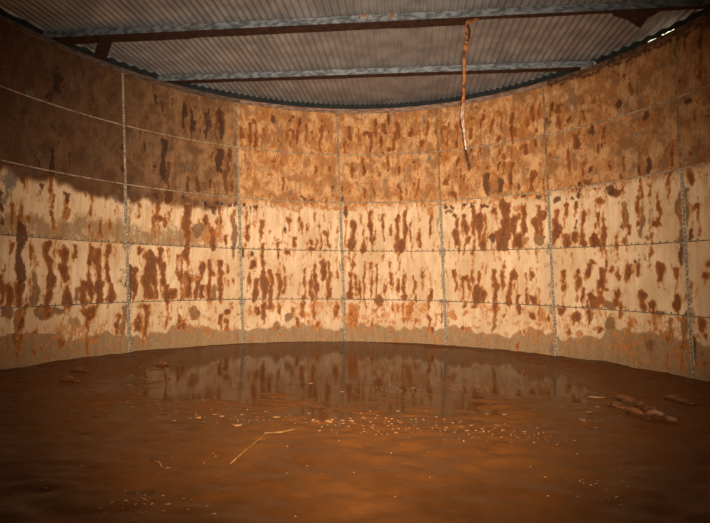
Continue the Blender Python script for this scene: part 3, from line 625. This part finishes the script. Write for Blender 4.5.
# rim angle on top of the wall
def ring_band(profile, mat, name, parent, n=180, a0=-180, a1=180):
    vv, ff = [], []
    closed = abs(a1 - a0 - 360) < 1e-6
    m = n if closed else n + 1
    np_ = len(profile)
    for i in range(m):
        th = math.radians(a0 + (a1 - a0) * i / n)
        for (r, z) in profile:
            vv.append((r * math.sin(th), r * math.cos(th), z))
    for i in range(n):
        j = (i + 1) % m
        for k in range(np_):
            kk = (k + 1) % np_
            ff.append((i * np_ + k, j * np_ + k, j * np_ + kk, i * np_ + kk))
    return link_mesh(name, vv, ff, mat, parent)


M['rim_brown'] = simple('brown_rim', (0.045, 0.027, 0.018), (0.13, 0.085, 0.060), 9, (1, 1, 4), 0.85)
M['rim_dark'] = simple('dark_rusted_rim', (0.030, 0.014, 0.008), (0.15, 0.075, 0.040), 9, (1, 1, 4), 0.85)
for k in range(NS):
    ta = SEAMS[k] - 0.9
    tb = (SEAMS[(k + 1) % NS] + (360 if k == NS - 1 else 0)) - 0.9
    ring_band([(R - 0.030, RIM - 0.055), (R - 0.030, RIM + 0.050), (R + 0.060, RIM + 0.050), (R + 0.060, RIM + 0.040), (R - 0.020, RIM + 0.040), (R - 0.018, RIM - 0.055)],
              M['rim_dark'] if 40 < SEAMS[k] < 80 else (M['rim_brown'] if SEAMS[k] < -40 or SEAMS[k] > 250 else M['rim']), 'rim_angle', wall, 14, ta, tb)

# ------------------------------------------------------------------ roof
ceiling = empty('ceiling', (0, 0, 0))
tag(ceiling, 'corrugated dull zinc roof seen from inside the tank', None, kind='structure')
EU = Vector((0.9937, -0.1122, 0))      # along the purlins
EV = Vector((0.1122, 0.9937, 0))       # along the corrugations
PITCH = 0.122
RO = R + 0.16
width = PITCH * 6
u = -RO + 0.02
row = 0
while u < RO:
    vv, ff = [], []
    n = 6 * 8 + 4
    us = [u + PITCH * i / 8 for i in range(n + 1)]
    us = [x for x in us if abs(x) < RO - 0.03]
    for x in us:
        L = math.sqrt(RO * RO - x * x)
        z = ROOF + 0.018 + 0.018 * math.sin(2 * math.pi * (x + RO) / PITCH) + 0.0025 * (row % 2)
        for v in (-L, -L * 0.33, L * 0.33, L + rng.uniform(-0.012, 0.012)):
            p = EU * x + EV * v
            vv.append((p.x, p.y, z))
    for i in range(len(us) - 1):
        for k in range(3):
            a = i * 4 + k
            ff.append((a, a + 1, a + 5, a + 4))
    if len(us) > 2:
        link_mesh('roof_sheet', vv, ff, M['roof'], ceiling, True)
    u += width
    row += 1

# dark flashing that hangs outside the rim, bent up in one place so that daylight slips in
vv, ff = [], []
n = 720
for i in range(n):
    a = 360.0 * i / n
    th = math.radians(a)
    zb = 5.62
    if 64.7 < a < 67.0:
        zb = 5.834 + 0.008 * math.sin(a * 5)
    elif 67.2 < a < 70.0:
        zb = 5.838 + 0.010 * math.sin(a * 7)
    elif 34.8 < a < 36.2:
        zb = 5.80
    for r, z in ((R + 0.10, 5.955), (R + 0.10, zb)):
        vv.append((r * math.sin(th), r * math.cos(th), z))
for i in range(n):
    j = (i + 1) % n
    ff.append((2 * i, 2 * i + 1, 2 * j + 1, 2 * j))
link_mesh('eaves_flashing', vv, ff, M['flash'], ceiling)


# ------------------------------------------------------------------ purlins
def purlin(name, p0, p1, zb, zt, flange, label):
    root = empty(name, (p0[0], p0[1], zb))
    tag(root, label, 'roof beam')
    off = Vector(root.location)
    d = Vector((p1[0] - p0[0], p1[1] - p0[1], 0))
    L = d.length
    d.normalize()
    s = Vector((-d.y, d.x, 0))
    if s.y < 0:
        s = -s
    z = Vector((0, 0, 1))
    o = Vector((0, 0, 0))
    mb = MB()
    mb.box(o, d * L, s * 0.006, z * (zt - zb))
    mb.box(o + z * (zt - zb - 0.006), d * L, s * 0.07, z * 0.006)
    mb.build('web', M['galv'], root)
    for (a, b, w) in flange:
        m2 = MB()
        segs = max(1, int((b - a) / 0.25))
        vv, ff = [], []
        for i in range(segs + 1):
            x = a + (b - a) * i / segs
            ww = w + rng.uniform(-0.010, 0.010)
            for q in (0.0, ww):
                for zz in (-0.007, 0.0):
                    vv.append(o + d * x + s * q + z * zz)
        for i in range(segs):
            a0 = i * 4
            b0 = a0 + 4
            ff += [(a0, a0 + 2, b0 + 2, b0), (a0 + 1, b0 + 1, b0 + 3, a0 + 3), (a0, b0, b0 + 1, a0 + 1), (a0 + 2, a0 + 3, b0 + 3, b0 + 2)]
        ff += [(0, 1, 3, 2), (segs * 4, segs * 4 + 2, segs * 4 + 3, segs * 4 + 1)]
        m2.add(vv, ff)
        m2.build('flange', M['rustbeam'], root)
    return root, d, s, L


BZ, BT = 5.778, 5.900
b1, d1, s1, L1 = purlin('roof_purlin', (-5.42, 2.47), (5.58, 1.27), BZ, BT,
                        [(0.0, 2.66, 0.25), (2.66, 7.42, 0.225), (7.42, 11.05, 0.085)],
                        'near galvanised roof beam with rusted flange, strap hanging from it')
b2, d2, s2, L2 = purlin('roof_purlin', (-4.12, 4.27), (4.86, 3.36), BZ, BT,
                        [(0.0, 9.02, 0.15)],
                        'far galvanised roof beam closer to the back wall, straight and unbroken')


def end_plate(root, d, s, x, w=0.10, mat='galv', drop=0.07):
    mb = MB()
    mb.box(d * x - s * 0.02 + Vector((0, 0, -drop)), d * w, s * 0.012, Vector((0, 0, BT - BZ + drop - 0.02)))
    mb.build('end_cleat', M[mat], root)


end_plate(b1, d1, s1, -0.10, 0.13)
end_plate(b2, d2, s2, -0.06, 0.09)
mb = MB()
mb.box(d2 * (L2 - 0.02) - s2 * 0.02 + Vector((0, 0, -0.045)), d2 * 0.16, s2 * 0.012, Vector((0, 0, 0.13)))
mb.box(d2 * (L2 - 0.26) - s2 * 0.03 + Vector((0, 0, -0.05)), d2 * 0.30 + Vector((0, 0, 0.02)), s2 * 0.05, Vector((0, 0, 0.025)))
mb.build('end_cleat', M['cleat'], b2)
# splice on the near beam: rusty bolts and runs on the web
for x in (5.68, 5.80, 5.86, 6.16, 6.22, 6.28):
    mb = MB()
    p = d1 * x - s1 * 0.001
    hgt = rng.uniform(0.05, 0.10)
    mb.tube([p + Vector((0, 0, 0.118 - hgt)), p + Vector((0, 0, 0.118 - hgt * .5)), p + Vector((0, 0, 0.12))], [0.010, 0.014, 0.012], 5)
    mb.box(p - s1 * 0.014 - d1 * 0.016 + Vector((0, 0, 0.098)), d1 * 0.032, s1 * 0.014, Vector((0, 0, 0.022)))
    mb.build('splice_bolt', M['straprust'] if rng.random() < .7 else M['cleat'], b1)
mb = MB()
mb.box(d1 * 5.55 + s1 * 0.0 + Vector((0, 0, -0.013)), d1 * 0.95, s1 * 0.17, Vector((0, 0, 0.006)))
mb.build('splice_plate', M['rustbeam'], b1)


# braces under the near beam
def brace(pts, zc, th, parent):
    off = parent.location
    vv = [Vector((x, y, zz)) - off for zz_i in (0, 1) for (x, y, zz) in [(p[0], p[1], p[2] + zz_i * th) for p in pts]]
    n = len(pts)
    ff = [tuple(range(n))[::-1], tuple(range(n, 2 * n))] + [(i, (i + 1) % n, n + (i + 1) % n, n + i) for i in range(n)]
    return link_mesh('corner_brace', vv, ff, M['rustbeam'], parent)


brace([(-4.33, 2.38, 5.764), (-4.06, 2.36, 5.764), (-4.64, 3.19, 5.735), (-4.84, 3.10, 5.735)], 0, 0.012, b1)
brace([(4.14, 1.45, 5.764), (4.90, 1.36, 5.764), (4.86, 1.48, 5.76), (4.80, 1.62, 5.755), (4.86, 1.90, 5.75), (4.50, 1.66, 5.755), (4.22, 1.56, 5.76)], 0, 0.012, b1)

# ------------------------------------------------------------------ rusted strap hanging from the near beam
strap = empty('hanging_strap', (1.963, 1.80, BZ))
tag(strap, 'long peeling orange-rusted metal strap dangling from the near roof beam', 'strap')
SP = [(2.10, 1.70, 5.768), (1.990, 1.78, 5.755), (1.975, 1.805, 5.69), (1.996, 1.811, 5.58), (1.990, 1.811, 5.47), (1.950, 1.811, 5.397), (1.932, 1.80, 5.117), (1.940, 1.805, 4.90), (1.926, 1.811, 4.656),
      (1.918, 1.811, 4.40), (1.903, 1.811, 4.197), (1.920, 1.811, 4.082), (1.945, 1.805, 3.88), (1.970, 1.811, 3.675), (1.985, 1.80, 3.60), (2.019, 1.811, 3.48)]
WD = [0.05, 0.045, 0.035, 0.045, 0.034, 0.028, 0.024, 0.030, 0.024, 0.024, 0.026, 0.020, 0.016, 0.013, 0.014, 0.004]


def strap_part(i0, i1, mat, name):
    mb = MB()
    vv, ff = [], []
    for i in range(i0, i1 + 1):
        p = Vector(SP[i]) - strap.location
        w = WD[i]
        tw = 0.4 * math.sin(i * 1.1)
        ax = Vector((math.cos(tw), math.sin(tw), 0))
        ay = Vector((-math.sin(tw), math.cos(tw), 0)) * 0.006
        fold = Vector((0, 0.02, 0))
        for q in (-ax * w - ay, -ay * 1.0 - fold * 0.4, ax * w - ay, ax * w + ay, ay - fold * 0.4, -ax * w + ay):
            vv.append(p + q)
    n = i1 - i0
    for i in range(n):
        for k in range(6):
            a, b = i * 6 + k, i * 6 + (k + 1) % 6
            ff.append((a, b, b + 6, a + 6))
    ff += [tuple(range(6))[::-1], tuple(n * 6 + k for k in range(6))]
    mb.add(vv, ff)
    return mb.build(name, M[mat], strap)


tag(strap_part(0, 9, 'straprust', 'strap_shank'), 'flaking orange upper length')
tag(strap_part(9, 13, 'strap_pale', 'pale_end'), 'pale lower length')  # lower length coloured paler than the rusty part above
tag(strap_part(13, 15, 'rustbeam', 'strap_tip'), 'dark curled tip')
mb = MB()
mb.tube([Vector((0.03, -0.005, -0.06)), Vector((0.055, 0.0, -0.16)), Vector((0.045, 0.0, -0.27)), Vector((0.02, 0.0, -0.33))], [0.022, 0.030, 0.026, 0.01], 6, 0.6)
mb.build('rust_flake', M['rustbeam'], strap)

# ------------------------------------------------------------------ floor: mud with a skin of murky water
nr, na = 130, 420
vv, ff = [(0, 0, -0.03)], []
for i in range(1, nr + 1):
    r = (R - 0.002) * (i / nr)
    for j in range(na):
        th = 2 * math.pi * j / na
        x, y = r * math.sin(th), r * math.cos(th)
        deg = math.degrees(th if th < math.pi else th - 2 * math.pi)
        side = min(1.0, max(0.0, (abs(deg + 4) - 14) / 40))
        wd = 0.75 + 0.25 * side
        dist = R - r
        bank = max(0.0, 1 - dist / (wd * 1.9)) ** 1.3 * (0.030 + 0.006 * side) * (0.35 if deg < -45 else 1.0 if deg > -25 else 1.0 - 0.65 * (-25 - deg) / 20)
        nz = mnoise.fractal((x * 0.9, y * 1.6, 0.3), 1.0, 2.0, 4) * 0.012
        nz += mnoise.fractal((x * 3.0, y * 6.5, 4.3), 0.9, 2.1, 5) * 0.010
        # silt stands clear of the water in the foreground and at both sides
        fg = 1 / (1 + math.exp((y - 0.25 - 0.10 * abs(x)) / 0.55))
        lf = 1 / (1 + math.exp((x + 3.0 + 0.35 * (y - 2.0)) / 0.50))
        rt = 1 / (1 + math.exp(-(x - 3.7 - 0.15 * (y - 1.5)) / 0.50))
        sh = 0.046 * max(fg, lf, rt)
        sh += 0.022 * math.exp(-((x - 3.85) / 0.75) ** 2 - ((y - 0.2) / 0.75) ** 2)
        z = -0.024 + bank + nz * (0.7 + 0.9 * side) + sh
        vv.append((x, y, z))
for j in range(na):
    ff.append((0, 1 + (j + 1) % na, 1 + j))
for i in range(nr - 1):
    a, b = 1 + i * na, 1 + (i + 1) * na
    for j in range(na):
        k = (j + 1) % na
        ff.append((a + j, a + k, b + k, b + j))
FLOORZ = [p[2] for p in vv[1:]]
floor = link_mesh('floor', vv, ff, M['mud'], None, True)
tag(floor, 'rust brown silt floor of the tank banked up against the wall', None, kind='structure')
vv = [(0, 0, 0)] + [((R - 0.03) * math.sin(2 * math.pi * j / 128), (R - 0.03) * math.cos(2 * math.pi * j / 128), 0) for j in range(128)]
water = link_mesh('water_film', vv, [(0, 1 + (j + 1) % 128, 1 + j) for j in range(128)], M['water'])
tag(water, 'shallow murky brown water over the tank floor reflecting the wall', 'water', kind='stuff')

# ------------------------------------------------------------------ debris
def ground(x, y):
    i = min(nr, max(1, int(round(math.hypot(x, y) / (R - 0.002) * nr))))
    j = int(round((math.atan2(x, y) % (2 * math.pi)) / (2 * math.pi) * na)) % na
    return max(0.0, FLOORZ[(i - 1) * na + j])


def stick(name, pts, rad, mat, label, cat='stick', n=6, flat=1.0, group=None):
    mb = MB()
    o0 = Vector((pts[0][0], pts[0][1], 0))
    k = len(pts)
    rr = [rad * (1 - 0.55 * i / max(1, k - 1)) for i in range(k)]
    pts = [(p[0], p[1], ground(p[0], p[1]) + rad * 0.6) for p in pts]
    mb.tube([Vector(p) - o0 for p in pts], rr, n, flat)
    o = mb.build(name, M[mat], None, True)
    o.location = o0
    return tag(o, label, cat, group)


stick('fallen_stick', [(-0.42, -0.75, 0.012), (-0.56, -0.83, 0.014), (-0.70, -0.91, 0.012), (-0.72, -1.08, 0.014), (-0.73, -1.21, 0.012), (-0.80, -1.45, 0.012), (-0.85, -1.64, 0.006)], 0.011, 'stick',
      'thin pale bent stick lying in the shallow water, left of centre')
stick('thin_twig', [(3.40, 0.74, 0.03), (3.48, 0.70, 0.034), (3.58, 0.66, 0.03)], 0.010, 'leaf',
      'short straight pale twig beyond the pile of bark on the right', 'twig')
stick('thin_twig', [(-1.55, -1.58, 0.008), (-1.46, -1.63, 0.010), (-1.40, -1.72, 0.008)], 0.006, 'stick',
      'tiny crooked twig in the left foreground water', 'twig')


def slab(name, p0, p1, w, th, mat, label, cat, tilt=0.3, z=0.02):
    a = Vector((p0[0], p0[1], ground(*p0) + 0.55 * w * abs(math.sin(tilt)) + 0.008))
    b = Vector((p1[0], p1[1], ground(*p1) + 0.55 * w * abs(math.sin(tilt)) + 0.008))
    d = (b - a)
    L = d.length
    d.normalize()
    s = Vector((-d.y, d.x, 0)) * math.cos(tilt) + Vector((0, 0, math.sin(tilt)))
    nrm = d.cross(s)
    n = 7
    vv, ff = [], []
    for i in range(n + 1):
        f = i / n
        ww = w * (0.55 + 0.45 * math.sin(math.pi * min(1, f * 1.1 + 0.15)) + rng.uniform(-.12, .12))
        lift = nrm * (0.02 * math.sin(f * 5))
        c = d * (L * f) + lift
        for q, hgt in ((-ww / 2, 0), (0, -th * 0.8), (ww / 2, 0)):
            vv.append(c + s * q + nrm * hgt)
        for q, hgt in ((ww / 2, th), (0, th * 0.2), (-ww / 2, th)):
            vv.append(c + s * q + nrm * hgt)
    for i in range(n):
        for k in range(6):
            x, y = i * 6 + k, i * 6 + (k + 1) % 6
            ff.append((x, y, y + 6, x + 6))
    ff += [tuple(range(6))[::-1], tuple(n * 6 + k for k in range(6))]
    o = link_mesh(name, vv, ff, M[mat])
    o.location = a
    return tag(o, label, cat)


slab('bark_slab', (3.66, 0.56), (3.76, -0.06), 0.14, 0.025, 'wood', 'largest slab of brown bark lying in mud on the right', 'bark', 0.35, 0.045)
slab('bark_slab', (3.44, -0.06), (3.52, -0.38), 0.09, 0.02, 'wood', 'narrow bark piece in front of the largest slab on the right', 'bark', 0.6, 0.035)
slab('bark_slab', (3.57, -0.24), (3.80, -0.42), 0.10, 0.04, 'wood', 'dark hollow bark chunk with pale wet lip, nearest on the right', 'bark', -0.3, 0.04)
slab('bark_slab', (3.42, 0.28), (3.52, 0.08), 0.12, 0.02, 'wood', 'small lumpy bark bit left of the largest slab', 'bark', 0.1, 0.03)
slab('bark_slab', (4.35, 0.62), (4.55, 0.30), 0.08, 0.02, 'wood', 'dark bark sliver near the wall at far right', 'bark', 0.2, 0.05)
slab('bark_slab', (-4.42, 2.02), (-4.10, 1.86), 0.09, 0.02, 'wood', 'dark bark sliver on the mud beside the left wall', 'bark', 0.3, 0.05)
slab('bark_slab', (-4.2, 1.35), (-3.85, 1.25), 0.08, 0.02, 'wood', 'dark bark flake in the mud at far left, nearer the camera', 'bark', 0.3, 0.035)
slab('bark_slab', (-3.35, 2.72), (-3.05, 2.62), 0.07, 0.02, 'wood', 'thin bark flake at the waterline below the left upright seam', 'bark', 0.3, 0.03)


def leaf_mesh(seed):
    r_ = random.Random(seed)
    n = 7
    vv = []
    for i in range(n):
        a = 2 * math.pi * i / n
        q = r_.uniform(0.6, 1.0)
        vv.append((q * math.cos(a), 0.6 * q * math.sin(a), r_.uniform(0.0, 0.25)))
    vv += [(x * 0.9, y * 0.9, z - 0.25) for x, y, z in vv]
    vv += [(0, 0, 0.35)]
    ff = [(i, (i + 1) % n, 2 * n) for i in range(n)]
    ff += [(i, n + i, n + (i + 1) % n, (i + 1) % n) for i in range(n)]
    ff.append(tuple(n + i for i in range(n))[::-1])
    me = bpy.data.meshes.new('leaf_clump')
    me.from_pydata(vv, [], ff)
    me.materials.append(M['leaf'])
    return me


LEAVES = []
LM = [leaf_mesh(i) for i in range(5)]


def leaf(p, size, label, group):
    o = bpy.data.objects.new('leaf_clump', rng.choice(LM))
    COL.objects.link(o)
    o.location = (p[0], p[1], ground(p[0], p[1]) + 0.12 * size)
    o.rotation_euler = (0, 0, rng.uniform(-0.5, 0.5))
    o.scale = (size, size, size * 0.5)
    tag(o, label, 'leaf', group)
    LEAVES.append(o)


NAMED = {(-1.52, -0.46): 'leftmost pale leaf clump in the row left of centre', (-1.03, -0.68): 'pale leaf clump nearest the bent stick, on its left',
         (-0.45, 1.36): 'pale leaf clump in the pool reflection left of centre', (0.04, 0.89): 'small pale leaf clump in the pool near the centre',
         (-0.08, -0.45): 'widest pale leaf clump, just beyond the bent stick', (-0.68, -0.36): 'pale leaf clump beyond the stick, left of the widest clump'}
for p, s_ in zip([(-1.52, -0.46), (-1.3, -0.31), (-1.03, -0.68), (-0.68, -0.36), (-0.33, -0.13), (-0.45, 1.36), (0.04, 0.89), (-0.08, -0.45), (0.07, -0.39), (-0.16, -0.76), (-1.09, -0.26), (-0.84, -0.15), (0.18, -0.4)],
                 [.05, .04, .055, .05, .03, .045, .035, .06, .035, .03, .03, .03, .04]):
    leaf(p, s_, NAMED.get(p, 'small pale clump of wet leaf bits in the row left of centre'), 'pale leaf clumps left of centre')
for p in [(1.76, 1.18), (1.06, 1.15), (0.73, 0.0), (1.77, -0.11), (1.97, -0.12), (0.71, -0.47), (1.09, -0.55), (1.36, -0.58), (1.48, -0.53), (1.24, -0.78), (1.56, -0.66), (1.19, -0.63), (1.38, -0.74), (1.71, -0.61), (0.38, -0.44), (0.63, -0.84)]:
    leaf(p, rng.uniform(0.018, 0.04), 'small pale leaf bit in the litter band right of centre', 'leaf bits right of centre')
for p, s_, w_ in (((3.26, 0.22), .045, 'farthest, next to the bark pile'), ((3.01, -0.04), .05, 'the middle one'), ((2.78, -0.35), .05, 'nearest the camera')):
    leaf(p, s_, 'brown leaf in row left of bark, ' + w_, 'three leaves left of the bark')
for p in [(-2.06, -1.73), (-1.35, -1.73), (-2.1, -2.13), (-1.5, -2.33), (-1.47, -2.49), (-1.1, -2.33)]:
    leaf(p, rng.uniform(0.016, 0.026), 'tiny pale leaf bit in the left foreground water', 'leaf bits in the left foreground')

mb = MB()
clusters = [(1.35, -0.68, 0.28, 0.16, 95), (0.55, -0.55, 0.30, 0.20, 70), (-0.1, -0.42, 0.35, 0.08, 70), (-1.2, -0.38, 0.55, 0.10, 70), (-2.1, 0.1, 0.5, 0.2, 30),
            (1.9, -0.85, 0.35, 0.18, 60), (1.4, 1.15, 0.6, 0.12, 50), (-1.4, -2.35, 0.25, 0.10, 60), (2.2, -2.0, 0.25, 0.15, 40), (3.6, 0.1, 0.5, 0.4, 60), (0.5, -1.4, 1.6, 0.7, 50), (2.6, -1.2, 0.6, 0.5, 30)]
for cx_, cy_, sx_, sy_, n_ in clusters:
    for i in range(n_):
        x, y = rng.gauss(cx_, sx_), rng.gauss(cy_, sy_)
        if math.hypot(x, y) > R - 0.5 or any(abs(x - o_.location.x) < 0.09 and abs(y - o_.location.y) < 0.07 for o_ in LEAVES):
            continue
        q = rng.uniform(0.003, 0.009)
        a = rng.gauss(0, 0.5)
        ca, sa_ = math.cos(a) * q * rng.uniform(1, 2.4), math.sin(a) * q
        z = ground(x, y) + 0.001
        mb.add([(x - ca, y - sa_, z), (x + sa_, y - q * .6, z), (x + ca, y + sa_, z), (x - sa_, y + q * .6, z), (x, y, z + q * 0.9), (x, y, z - q * .4)],
               [(0, 1, 4), (1, 2, 4), (2, 3, 4), (3, 0, 4), (1, 0, 5), (2, 1, 5), (3, 2, 5), (0, 3, 5)])
M['fleck'] = simple('brown_litter_flecks', (0.15, 0.055, 0.016), (0.34, 0.155, 0.055), 9, rough=0.6)
tag(mb.build('leaf_litter', M['fleck']), 'fine scattered litter flecks floating on the brown water', 'litter', kind='stuff')
